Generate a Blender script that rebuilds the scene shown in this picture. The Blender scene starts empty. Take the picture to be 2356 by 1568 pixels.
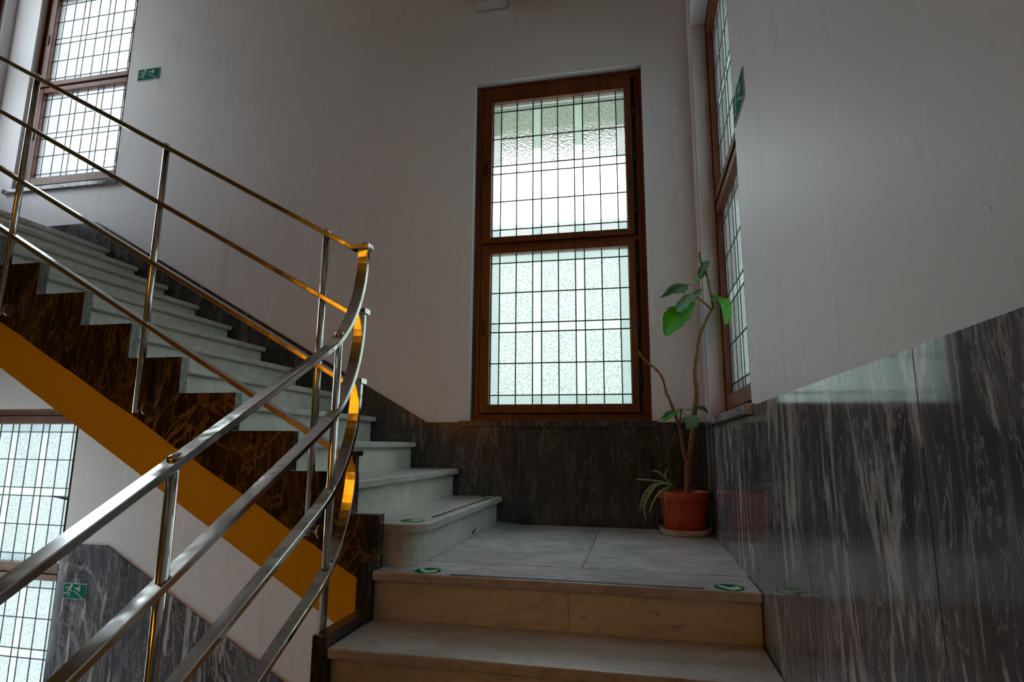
import bpy, bmesh, math, random
from mathutils import Vector, Matrix
random.seed(7)
C = bpy.context.scene.collection
SC = bpy.context.scene

# ---------------------------------------------------------------- camera, light, exposure
def look(yaw, pit, rol):
    fw = Vector((math.sin(yaw)*math.cos(pit), math.cos(yaw)*math.cos(pit), math.sin(pit)))
    r0 = Vector((math.cos(yaw), -math.sin(yaw), 0)); u0 = r0.cross(fw)
    r = r0*math.cos(rol)+u0*math.sin(rol); u = -r0*math.sin(rol)+u0*math.cos(rol)
    return Matrix((r, u, -fw)).transposed().to_4x4()
cd = bpy.data.cameras.new('camera'); cam = bpy.data.objects.new('camera', cd); C.objects.link(cam)
cam.matrix_world = Matrix.Translation((0, 0, 0.465)) @ look(-0.21181056, 0.1741926, 0.00807957)
cd.sensor_width = 36.0; cd.lens = 1360.66/2356*36.0; cd.clip_start = 0.02; cd.clip_end = 200
SC.camera = cam
SC.view_settings.view_transform = 'Standard'; SC.view_settings.look = 'None'
SC.view_settings.gamma = 1.0; SC.view_settings.use_curve_mapping = False
SC.view_settings.exposure = 0.0
SC.cycles.max_bounces = 9; SC.cycles.diffuse_bounces = 5
SC.cycles.use_adaptive_sampling = True; SC.cycles.adaptive_threshold = 0.02
SC.cycles.glossy_bounces = 4
SC.cycles.transmission_bounces = 6; SC.cycles.transparent_max_bounces = 12
SC.cycles.caustics_reflective = False; SC.cycles.caustics_refractive = True
SC.cycles.sample_clamp_indirect = 6.0; SC.cycles.blur_glossy = 0.5
SC.cycles.use_denoising = True

W = bpy.data.worlds.new('sky'); SC.world = W; W.use_nodes = True
nt = W.node_tree; nt.nodes.clear()
wo = nt.nodes.new('ShaderNodeOutputWorld'); wb = nt.nodes.new('ShaderNodeBackground')
tc = nt.nodes.new('ShaderNodeTexCoord'); sx = nt.nodes.new('ShaderNodeSeparateXYZ'); rp = nt.nodes.new('ShaderNodeValToRGB')
mr = nt.nodes.new('ShaderNodeMapRange'); mr.inputs[1].default_value = -1; mr.inputs[2].default_value = 1
nt.links.new(tc.outputs['Generated'], sx.inputs[0]); nt.links.new(sx.outputs[2], mr.inputs[0]); nt.links.new(mr.outputs[0], rp.inputs[0])
e = rp.color_ramp.elements
e[0].position = 0.45; e[0].color = (0.42, 0.46, 0.42, 1); e[1].position = 0.56; e[1].color = (0.88, 0.94, 1.0, 1)
k = e.new(1.0); k.color = (0.72, 0.84, 1.0, 1)
nt.links.new(rp.outputs[0], wb.inputs[0]); nt.links.new(wb.outputs[0], wo.inputs[0])
ms = nt.nodes.new('ShaderNodeMapRange')                # thin cloud, brighter and bluer towards the left
ms.inputs[1].default_value = -1; ms.inputs[2].default_value = 1; ms.inputs[3].default_value = 10.4; ms.inputs[4].default_value = 3.3
nt.links.new(sx.outputs[0], ms.inputs[0]); nt.links.new(ms.outputs[0], wb.inputs[1])

def light(name, typ, loc, rot, energy, color, **kw):
    l = bpy.data.lights.new(name, typ); l.energy = energy; l.color = color
    for a, b in kw.items(): setattr(l, a, b)
    o = bpy.data.objects.new(name, l); C.objects.link(o); o.location = loc; o.rotation_euler = rot
    return o
# warm hall lamp on the lower storey behind the camera
light('hall_lamp_light', 'AREA', (-3.7, -2.4, 1.9), (math.radians(-90), 0, 0), 14.0, (1.0, 0.40, 0.012), shape='RECTANGLE', size=0.9, size_y=0.25)
d_ = Vector((-1.6, 2.2, 0.2))-Vector((-3.2, -3.2, 2.0))
light('warm_fill_light', 'AREA', (-3.2, -3.2, 2.0), d_.to_track_quat('-Z', 'Y').to_euler(), 2.7, (1.0, 0.36, 0.008), shape='DISK', size=2.4, spread=math.radians(50))  # added unseen warm fill aimed at the risers and fascia

# ---------------------------------------------------------------- helpers
class MB:
    def __init__(s): s.bm = bmesh.new()
    def face(s, pts, mi=0):
        vs = [s.bm.verts.new(p) for p in pts]
        f = s.bm.faces.new(vs); f.material_index = mi; return f
    def box(s, a, b, mi=0):
        x0, y0, z0 = (min(p, q) for p, q in zip(a, b)); x1, y1, z1 = (max(p, q) for p, q in zip(a, b))
        v = [s.bm.verts.new(p) for p in ((x0,y0,z0),(x1,y0,z0),(x1,y1,z0),(x0,y1,z0),(x0,y0,z1),(x1,y0,z1),(x1,y1,z1),(x0,y1,z1))]
        for q in ((0,3,2,1),(4,5,6,7),(0,1,5,4),(1,2,6,5),(2,3,7,6),(3,0,4,7)):
            f = s.bm.faces.new([v[i] for i in q]); f.material_index = mi
        return s
    def prism(s, pts, off, mi=0):                    # closed polygon extruded by a vector
        off = Vector(off); a = [s.bm.verts.new(p) for p in pts]; b = [s.bm.verts.new(Vector(p)+off) for p in pts]
        n = len(pts)
        fs = [s.bm.faces.new(a[::-1]), s.bm.faces.new(b)]
        for i in range(n): fs.append(s.bm.faces.new((a[i], a[(i+1) % n], b[(i+1) % n], b[i])))
        for f in fs: f.material_index = mi
        return s
    def tube(s, pts, rad, n=12, smooth=True, cap=True):
        pts = [Vector(p) for p in pts]
        if not isinstance(rad, (list, tuple)): rad = [rad]*len(pts)
        rings = []; up = None
        for i, p in enumerate(pts):
            t = ((pts[i+1] if i+1 < len(pts) else p) - (pts[i-1] if i else p)).normalized()
            if up is None:
                up = Vector((0,0,1)) if abs(t.z) < 0.9 else Vector((1,0,0))
            a = t.cross(up).normalized(); b = a.cross(t).normalized(); up = b
            rings.append([s.bm.verts.new(p + (a*math.cos(q)+b*math.sin(q))*rad[i]) for q in [2*math.pi*j/n for j in range(n)]])
        for r, q in zip(rings, rings[1:]):
            for j in range(n):
                f = s.bm.faces.new((r[j], r[(j+1) % n], q[(j+1) % n], q[j])); f.smooth = smooth
        if cap: s.bm.faces.new(rings[0][::-1]); s.bm.faces.new(rings[-1])
        return s
    def lathe(s, prof, loc, axis='z', n=32, smooth=True):
        loc = Vector(loc); rings = []
        for r, h in prof:
            ring = []
            for j in range(n):
                q = 2*math.pi*j/n; c, d = r*math.cos(q), r*math.sin(q)
                v = {'z': (c, d, h), 'y': (c, h, d), 'x': (h, c, d)}[axis]
                ring.append(s.bm.verts.new(loc+Vector(v)))
            rings.append(ring)
        for r, q in zip(rings, rings[1:]):
            for j in range(n):
                f = s.bm.faces.new((r[j], r[(j+1) % n], q[(j+1) % n], q[j])); f.smooth = smooth
        s.bm.faces.new(rings[0][::-1]); s.bm.faces.new(rings[-1])
        return s
    def sweep(s, pts, wv, w, t):                     # flat bar along a path lying in the plane normal to wv
        wv = Vector(wv).normalized(); pts = [Vector(p) for p in pts]; rings = []
        for i, p in enumerate(pts):
            d0 = (p-pts[i-1]).normalized() if i else None
            d1 = (pts[i+1]-p).normalized() if i+1 < len(pts) else None
            if d0 is None: d, k = d1, 1
            elif d1 is None: d, k = d0, 1
            else:
                d = (d0+d1).normalized(); k = 1/max(0.3, d.dot(d0))
            nv = wv.cross(d).normalized()*k
            c = 0.0025
            prof = [(-w/2+c, -t/2), (w/2-c, -t/2), (w/2, -t/2+c), (w/2, t/2-c), (w/2-c, t/2), (-w/2+c, t/2), (-w/2, t/2-c), (-w/2, -t/2+c)]
            rings.append([s.bm.verts.new(p+wv*a+nv*b) for a, b in prof])
        m = 8
        for r, q in zip(rings, rings[1:]):
            for j in range(m): s.bm.faces.new((r[j], r[(j+1) % m], q[(j+1) % m], q[j]))
        s.bm.faces.new(rings[0][::-1]); s.bm.faces.new(rings[-1])
        return s
    def build(s, name, mat, parent=None, bevel=0, seg=2, smooth_angle=None, recalc=True):
        if recalc: bmesh.ops.recalc_face_normals(s.bm, faces=s.bm.faces)
        me = bpy.data.meshes.new(name); s.bm.to_mesh(me); s.bm.free()
        for m in (mat if isinstance(mat, (list, tuple)) else [mat]): me.materials.append(m)
        o = bpy.data.objects.new(name, me); C.objects.link(o)
        if parent is not None: o.parent = parent; o.matrix_parent_inverse = parent.matrix_world.inverted()
        if bevel:
            b = o.modifiers.new('bevel', 'BEVEL'); b.width = bevel; b.segments = seg; b.limit_method = 'ANGLE'; b.angle_limit = math.radians(40)
        return o

def tag(o, label=None, cat=None, group=None, kind=None):
    if label: o['label'] = label
    if cat: o['category'] = cat
    if group: o['group'] = group
    if kind: o['kind'] = kind
    return o
def empty(name, loc):
    o = bpy.data.objects.new(name, None); C.objects.link(o); o.location = loc
    o.empty_display_size = 0.1
    bpy.context.view_layer.update()
    return o

# ---------------------------------------------------------------- materials
class NT:
    def __init__(s, name):
        s.m = bpy.data.materials.new(name); s.m.use_nodes = True; s.t = s.m.node_tree; s.t.nodes.clear()
        s.out = s.t.nodes.new('ShaderNodeOutputMaterial')
    def n(s, typ, ins=None, **kw):
        q = s.t.nodes.new('ShaderNode'+typ)
        for a, b in kw.items(): setattr(q, a, b)
        for a, b in (ins or {}).items(): s.set(q.inputs[a], b)
        return q
    def set(s, inp, b):
        if isinstance(b, bpy.types.NodeSocket): s.t.links.new(b, inp)
        elif isinstance(b, tuple) and len(b) == 3 and inp.type == 'RGBA': inp.default_value = b+(1,)
        else: inp.default_value = b
    def ramp(s, fac, stops, interp='LINEAR'):
        q = s.n('ValToRGB', {0: fac}); q.color_ramp.interpolation = interp
        el = q.color_ramp.elements
        while len(el) < len(stops): el.new(0.5)
        for a, (p, c) in zip(el, stops): a.position = p; a.color = (c if isinstance(c, tuple) else (c, c, c))+(1,)
        return q.outputs[0]
    def mix(s, fac, a, b, mode='MIX'):
        q = s.n('Mix', data_type='RGBA', blend_type=mode); s.set(q.inputs[0], fac); s.set(q.inputs[6], a); s.set(q.inputs[7], b)
        return q.outputs[2]
    def coord(s, scale=(1,1,1), rot=(0,0,0), island=0.0):
        v = s.n('TexCoord').outputs['Object']
        if island:
            g = s.n('NewGeometry').outputs['Random Per Island']
            q = s.n('VectorMath', operation='SCALE', ins={0: (1.0, 0.73, 1.9)}); s.set(q.inputs['Scale'], s.n('Math', {0: g, 1: island}, operation='MULTIPLY').outputs[0])
            v = s.n('VectorMath', {0: v, 1: q.outputs[0]}, operation='ADD').outputs[0]
        return s.n('Mapping', {0: v, 2: rot, 3: scale}).outputs[0]
    def noise(s, v, scale, detail=4, rough=0.55, dist=0.0):
        return s.n('TexNoise', {'Vector': v, 'Scale': scale, 'Detail': detail, 'Roughness': rough, 'Distortion': dist}).outputs[0]
    def bump(s, h, strength, dist=0.01):
        return s.n('Bump', {'Height': h, 'Strength': strength, 'Distance': dist}).outputs[0]
    def pbr(s, col, rough, **kw):
        p = s.n('BsdfPrincipled'); s.set(p.inputs['Base Color'], col); s.set(p.inputs['Roughness'], rough)
        for a, b in kw.items(): s.set(p.inputs[a.replace('_', ' ')], b)
        s.t.links.new(p.outputs[0], s.out.inputs[0]); return s.m

def flat(name, col, rough=0.5, **kw): return NT(name).pbr(col, rough, **kw)

def mk_plaster(name, c0, c1):
    g = NT(name); v = g.coord()
    big = g.noise(v, 0.9, 3, 0.5); fine = g.noise(v, 14, 5, 0.6)
    col = g.mix(g.ramp(big, [(0.35, 0.0), (0.7, 1.0)]), c0, c1)
    streak = g.noise(g.coord((2.2, 2.2, 0.5), (0.5, 0.3, 0)), 3.0, 6, 0.65, 0.6)
    col = g.mix(g.ramp(streak, [(0.58, 0.0), (0.74, 0.22)]), col, (0.30, 0.28, 0.27))
    scr = g.noise(g.coord((9, 9, 1.6), (0.45, 0.2, 0)), 2.2, 5, 0.7, 1.2)
    col = g.mix(g.ramp(scr, [(0.625, 0.0), (0.66, 0.6)]), col, (0.90, 0.89, 0.88))
    spk = g.noise(v, 60, 2, 0.5)
    col = g.mix(g.ramp(spk, [(0.76, 0.0), (0.80, 0.5)]), col, (0.18, 0.16, 0.15))
    h = g.n('Math', {0: big, 1: fine}, operation='ADD').outputs[0]
    return g.pbr(col, 0.50, Normal=g.bump(h, 0.10, 0.01))
M = {}
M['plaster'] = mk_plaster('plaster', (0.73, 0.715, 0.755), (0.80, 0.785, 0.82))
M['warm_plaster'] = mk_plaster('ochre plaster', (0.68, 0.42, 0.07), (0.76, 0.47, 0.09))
M['bounce_cut'] = mk_plaster('dark ochre bounce cut', (0.20, 0.11, 0.025), (0.24, 0.13, 0.03))  # dark tone for unseen surfaces, chosen to cut bounced daylight
M['fascia'] = (lambda g: g.pbr(g.mix(g.ramp(g.noise(g.coord(), 40, 3), [(0.72, 0.0), (0.76, 0.6)]), (0.86, 0.58, 0.035), (0.3, 0.18, 0.02)), 0.5))(NT('cream painted fascia'))

def mk_dark_marble(name, base, base2, vein, sy, big, rough, warm=(0.35, 0.22, 0.10), streak=0.0, tilt=0.0):
    g = NT(name)
    v = g.coord((1.0*sy, 1.0*sy, 0.42+tilt*0.8), (0.10, 0.06+tilt, 0.0), island=9.0)
    cloud = g.noise(v, 2.2, 6, 0.6, 0.8)
    col = g.mix(g.ramp(cloud, [(0.3, 0.0), (0.72, 1.0)]), base, base2)
    a = g.noise(v, 1.5, 8, 0.62, 1.8)
    va = g.ramp(a, [(0.478, 0.0), (0.498, 1.0), (0.505, 1.0), (0.522, 0.0)])
    msk = g.ramp(g.noise(v, 0.9, 3, 0.5), [(0.44, 0.0), (0.60, 1.0)])
    col = g.mix(g.n('Math', {0: g.n('Math', {0: va, 1: msk}, operation='MULTIPLY').outputs[0], 1: big}, operation='MULTIPLY').outputs[0], col, vein)
    b = g.noise(g.coord((1.6*sy, 1.6*sy, 0.55), (-0.25, 0.2, 0.0), island=5.0), 3.4, 8, 0.65, 2.2)
    vb = g.ramp(b, [(0.485, 0.0), (0.50, 0.55), (0.515, 0.0)])
    col = g.mix(vb, col, vein)
    st = g.noise(g.coord((6.0*sy, 6.0*sy, 0.5+tilt), (0, tilt, 0), island=3.0), 4.0, 5, 0.6, 0.5)
    col = g.mix(g.ramp(st, [(0.56, 0.0), (0.74, 0.35)]), col, vein)
    if streak:                                      # long lens shaped white veins
        s1 = g.noise(g.coord((9.0, 9.0, 0.75), (0.07, 0.05, 0.0), island=6.0), 1.6, 5, 0.55, 0.6)
        col = g.mix(g.ramp(s1, [(0.60, 0.0), (0.66, streak), (0.74, streak*0.8)]), col, vein)
        s2 = g.noise(g.coord((5.0, 5.0, 1.0), (-0.55, 0.1, 0.0), island=8.0), 1.7, 6, 0.6, 0.9)
        col = g.mix(g.ramp(s2, [(0.62, 0.0), (0.645, streak*0.8), (0.72, streak*0.6)]), col, vein)
    wm = g.noise(v, 2.0, 2, 0.5, 1.0)
    col = g.mix(g.ramp(wm, [(0.62, 0.0), (0.75, 0.25)]), col, warm)
    return g.pbr(col, rough, Specular_IOR_Level=0.5)
M['marble_black'] = mk_dark_marble('black marble', (0.012, 0.012, 0.013), (0.046, 0.047, 0.053), (0.22, 0.21, 0.20), 2.2, 0.55, 0.16, (0.05, 0.045, 0.04))
M['marble_grey'] = mk_dark_marble('grey veined marble', (0.040, 0.046, 0.062), (0.165, 0.178, 0.212), (0.66, 0.63, 0.61), 1.5, 0.7, 0.08, (0.30, 0.25, 0.20), streak=0.85)
M['marble_side'] = mk_dark_marble('warm lit black marble', (0.007, 0.005, 0.004), (0.050, 0.036, 0.025), (0.46, 0.33, 0.20), 1.7, 0.7, 0.2, (0.16, 0.10, 0.05), tilt=0.7)  # dark marble with the warm lamplight put into its colour

def mk_white_marble(name, c0, c1, vein, rough, dirt=0.5):
    g = NT(name); v = g.coord((1, 1, 1), (0.2, 0.1, 0.5), island=4.0)
    cl = g.noise(v, 3.0, 6, 0.6, 0.7)
    col = g.mix(g.ramp(cl, [(0.3, 0.0), (0.7, 1.0)]), c0, c1)
    s = g.noise(g.coord((1.3, 4.5, 2.0), (0, 0, 0.3), island=7.0), 2.4, 7, 0.62, 1.6)
    col = g.mix(g.ramp(s, [(0.47, 0.0), (0.50, 0.42), (0.56, 0.0)]), col, vein)
    d = g.noise(v, 26, 5, 0.7)
    col = g.mix(g.ramp(d, [(0.60, 0.0), (0.80, dirt)]), col, (0.16, 0.14, 0.11))
    d2 = g.noise(v, 90, 2, 0.5)
    col = g.mix(g.ramp(d2, [(0.74, 0.0), (0.78, 0.6)]), col, (0.12, 0.10, 0.08))
    return g.pbr(col, rough, Normal=g.bump(g.noise(v, 30, 3), 0.05, 0.004))
M['marble_tread'] = mk_white_marble('white marble treads', (0.50, 0.475, 0.435), (0.70, 0.67, 0.615), (0.30, 0.29, 0.285), 0.34, 0.85)
M['marble_riser'] = mk_white_marble('white marble risers', (0.60, 0.58, 0.51), (0.80, 0.78, 0.69), (0.42, 0.41, 0.36), 0.42, 0.9)
M['marble_floor'] = mk_white_marble('white marble floor', (0.44, 0.435, 0.435), (0.72, 0.71, 0.71), (0.20, 0.20, 0.21), 0.25, 0.55)
M['joint'] = flat('dark joint', (0.03, 0.028, 0.025), 0.8)
M['caulk'] = flat('white caulk', (0.55, 0.54, 0.52), 0.6)

def mk_wood():
    g = NT('varnished mahogany'); v = g.coord((26, 26, 2.2))
    gr = g.noise(v, 1.0, 6, 0.6, 0.7)
    col = g.mix(g.ramp(gr, [(0.3, 0.0), (0.7, 1.0)]), (0.075, 0.017, 0.006), (0.20, 0.052, 0.016))
    return g.pbr(col, 0.42, Specular_IOR_Level=0.35, Coat_Weight=0.08, Coat_Roughness=0.2)
M['wood'] = mk_wood()
M['wood_shade'] = flat('shaded wood rebate', (0.035, 0.012, 0.007), 0.4)
M['lead'] = flat('lead came', (0.012, 0.013, 0.012), 0.55)
M['iron'] = flat('dark iron hinge', (0.03, 0.027, 0.025), 0.4, Metallic=0.8)

def mk_chrome():
    g = NT('polished nickel steel'); v = g.coord((1, 1, 1))
    n1 = g.noise(v, 9, 2, 0.5); n2 = g.noise(g.coord((40, 40, 40)), 1.0, 2)
    r = g.n('MapRange', {0: n1, 1: 0.3, 2: 0.7, 3: 0.06, 4: 0.17}).outputs[0]
    return g.pbr((0.70, 0.69, 0.65), r, Metallic=1.0, Normal=g.bump(n1, 0.10, 0.02))
M['chrome'] = mk_chrome()

def mk_glass(name, kind, tint, transl, refr_rough=0.08):
    g = NT(name); v = g.n('TexCoord').outputs['Object']
    if kind == 'hammer':
        h = g.n('TexVoronoi', {'Vector': v, 'Scale': 80.0, 'Smoothness': 0.7}, feature='SMOOTH_F1').outputs[0]; st, ds = 0.9, 0.012
    elif kind == 'reed':
        h = g.n('TexWave', {'Vector': v, 'Scale': 34.0, 'Distortion': 3.0, 'Detail': 1.0, 'Detail Scale': 0.35}, bands_direction='DIAGONAL').outputs[0]; st, ds = 0.7, 0.010
    elif kind == 'diamond':
        h = g.n('TexChecker', {'Vector': g.coord((1,1,1), (0, 0.785, 0)), 'Scale': 220.0}).outputs[1]; st, ds = 0.6, 0.006
    else:
        h = g.noise(v, 18, 2); st, ds = 0.10, 0.004
    nb = g.bump(h, st, ds)
    lo_t = 0.55 if kind != 'plain' else 0.9
    tint = g.mix(g.ramp(h, [(0.12, 0.0), (0.5, 1.0)]), tuple(c*lo_t for c in tint), tint)
    rf = g.n('BsdfRefraction', {'Color': tint, 'Roughness': refr_rough, 'IOR': 1.18, 'Normal': nb})
    tr = g.n('BsdfTransparent', {'Color': tint})
    tl = g.n('BsdfTranslucent', {'Color': tint, 'Normal': nb})
    gl = g.n('BsdfGlossy', {'Color': (0.9, 0.9, 0.9), 'Roughness': 0.12, 'Normal': nb})
    a = g.n('MixShader', {0: 0.55, 1: tr.outputs[0], 2: rf.outputs[0]})
    b = g.n('MixShader', {0: transl, 1: a.outputs[0], 2: tl.outputs[0]})
    lw = g.n('LayerWeight', {'Blend': 0.25})
    f = g.n('Math', {0: lw.outputs['Fresnel'], 1: 0.5}, operation='MULTIPLY')
    c = g.n('MixShader', {0: f.outputs[0], 1: b.outputs[0], 2: gl.outputs[0]})
    g.t.links.new(c.outputs[0], g.out.inputs[0]); return g.m
GLASS = [mk_glass('hammered glass', 'hammer', (0.92, 0.94, 0.93), 0.20),
         mk_glass('reeded glass', 'reed', (0.84, 0.90, 0.92), 0.18),
         mk_glass('diamond glass', 'diamond', (0.74, 0.82, 0.84), 0.22),
         mk_glass('pale green glass', 'plain', (0.80, 0.90, 0.82), 0.45, 0.2)]

# ---------------------------------------------------------------- room dimensions (metres; landing floor is z = 0)
YB, XR, XL, YF = 3.61, 0.385, -5.27, -3.6      # plaster faces
ZF, ZC, ZTOP = -2.064, 3.70, 6.6
T = 0.34                                        # wall thickness
back = lambda u, d, z: (u, YB+d, z)
right = lambda u, d, z: (XR+d, u, z)
left = lambda u, d, z: (XL-d, u, z)
front = lambda u, d, z: (u, YF-d, z)

def wall(name, mp, u0, u1, z0, z1, holes, mat):
    us = sorted({u0, u1, *[h[0] for h in holes], *[h[1] for h in holes]})
    zs = sorted({z0, z1, *[h[2] for h in holes], *[h[3] for h in holes]})
    inside = lambda u, z: any(h[0] < u < h[1] and h[2] < z < h[3] for h in holes)
    cell = lambda i, j: 0 <= i < len(us)-1 and 0 <= j < len(zs)-1 and not inside((us[i]+us[i+1])/2, (zs[j]+zs[j+1])/2)
    b = MB()
    for i in range(len(us)-1):
        for j in range(len(zs)-1):
            if not cell(i, j): continue
            a, c, d, e_ = us[i], us[i+1], zs[j], zs[j+1]
            for dd in (0, T): b.face([mp(a, dd, d), mp(c, dd, d), mp(c, dd, e_), mp(a, dd, e_)])
            if not cell(i-1, j): b.face([mp(a, 0, d), mp(a, T, d), mp(a, T, e_), mp(a, 0, e_)])
            if not cell(i+1, j): b.face([mp(c, 0, d), mp(c, T, d), mp(c, T, e_), mp(c, 0, e_)])
            if not cell(i, j-1): b.face([mp(a, 0, d), mp(c, 0, d), mp(c, T, d), mp(a, T, d)])
            if not cell(i, j+1): b.face([mp(a, 0, e_), mp(c, 0, e_), mp(c, T, e_), mp(a, T, e_)])
    bmesh.ops.remove_doubles(b.bm, verts=b.bm.verts, dist=1e-5)
    return tag(b.build(name, mat), kind='structure')

# windows: u0, u1, z0, z1, glass u0, u1, (lower glass z0, z1), (upper glass z0, z1)
WIN = {
 1: ('back', back, -1.052, 0.074, 0.612, 2.943, -0.940, -0.038, (0.719, 1.716), (1.832, 2.812)),
 2: ('back', back, -5.000, -3.985, 2.492, 4.420, -4.889, -4.045, (2.612, 3.388), (3.490, 4.300)),
 3: ('back', back, -5.120, -4.010, -1.626, 0.705, -5.000, -4.085, (-1.515, -0.515), (-0.402, 0.594)),
 4: ('right', right, 2.200, 3.458, 0.612, 3.050, 2.310, 3.385, (0.735, 1.780), (1.900, 2.930)),
 5: ('left', left, 2.300, 3.528, 2.492, 4.850, 2.410, 3.420, (2.612, 3.60), (3.71, 4.72)),
 6: ('left', left, 2.200, 3.458, -1.626, 0.705, 2.310, 3.350, (-1.515, -0.515), (-0.402, 0.594)),
}
hole = lambda n: WIN[n][2:6]
wall('wall_back', back, XL-T, XR+T, ZF-0.2, ZTOP, [hole(1), hole(2), hole(3)], M['plaster'])
wall('wall_right', right, YF-T, YB+T-0.001, ZF-0.2, ZTOP, [hole(4)], M['plaster'])
wall('wall_left', left, 1.9, YB+T-0.001, ZF-0.2, ZTOP, [hole(5), hole(6)], M['plaster'])
wall('wall_left_hall', left, YF-T, 1.899, ZF-0.2, ZTOP, [], M['bounce_cut'])  # unseen half of the wall, darkened to keep daylight off the risers
wall('wall_front', front, XL-T, XR+T, ZF-0.2, ZTOP, [], M['warm_plaster'])
tag(MB().box((XL-T, YF-T, ZTOP), (XR+T, YB+T, ZTOP+0.2)).build('ceiling', M['plaster']), kind='structure')
# next storey's landing and flight, unseen, set low and dark to shade the wall
b = MB(); b.box((-0.99, 2.2, ZC), (XR-0.001, YB-0.001, ZC+0.2))
b.prism([(-0.99, 2.2, ZC), (-4.2, 2.2, ZC+1.82), (-4.2, 2.2, ZC+2.1), (-0.99, 2.2, ZC+0.28)], (0, 1.409, 0))
tag(b.build('ceiling_landing', M['bounce_cut']), kind='structure')
tag(MB().box((XL-T, YF-T, ZF-0.2), (XR+T, YB+T, ZF)).build('floor', M['marble_floor']), kind='structure')
# landing floor: slabs with thin open joints on a dark bed
b = MB(); g_ = 0.0018
b.box((-0.985, 2.217, -0.24), (XR-0.001, YB-0.001, -0.032), 1)
b.box((-0.985, 2.41, -0.033), (XR-0.001, YB-0.001, -0.004), 1)
for x0, x1, y0, y1 in ((-0.86, -0.235, 2.405, 3.015), (-0.235, 0.376, 2.405, 3.015), (-0.86, -0.235, 3.015, 3.595), (-0.235, 0.376, 3.015, 3.595)):
    b.box((x0+g_, y0+g_, -0.032), (x1-g_, y1-g_, 0), 0)
tag(b.build('floor_landing', [M['marble_floor'], M['joint']]), kind='structure')

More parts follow.
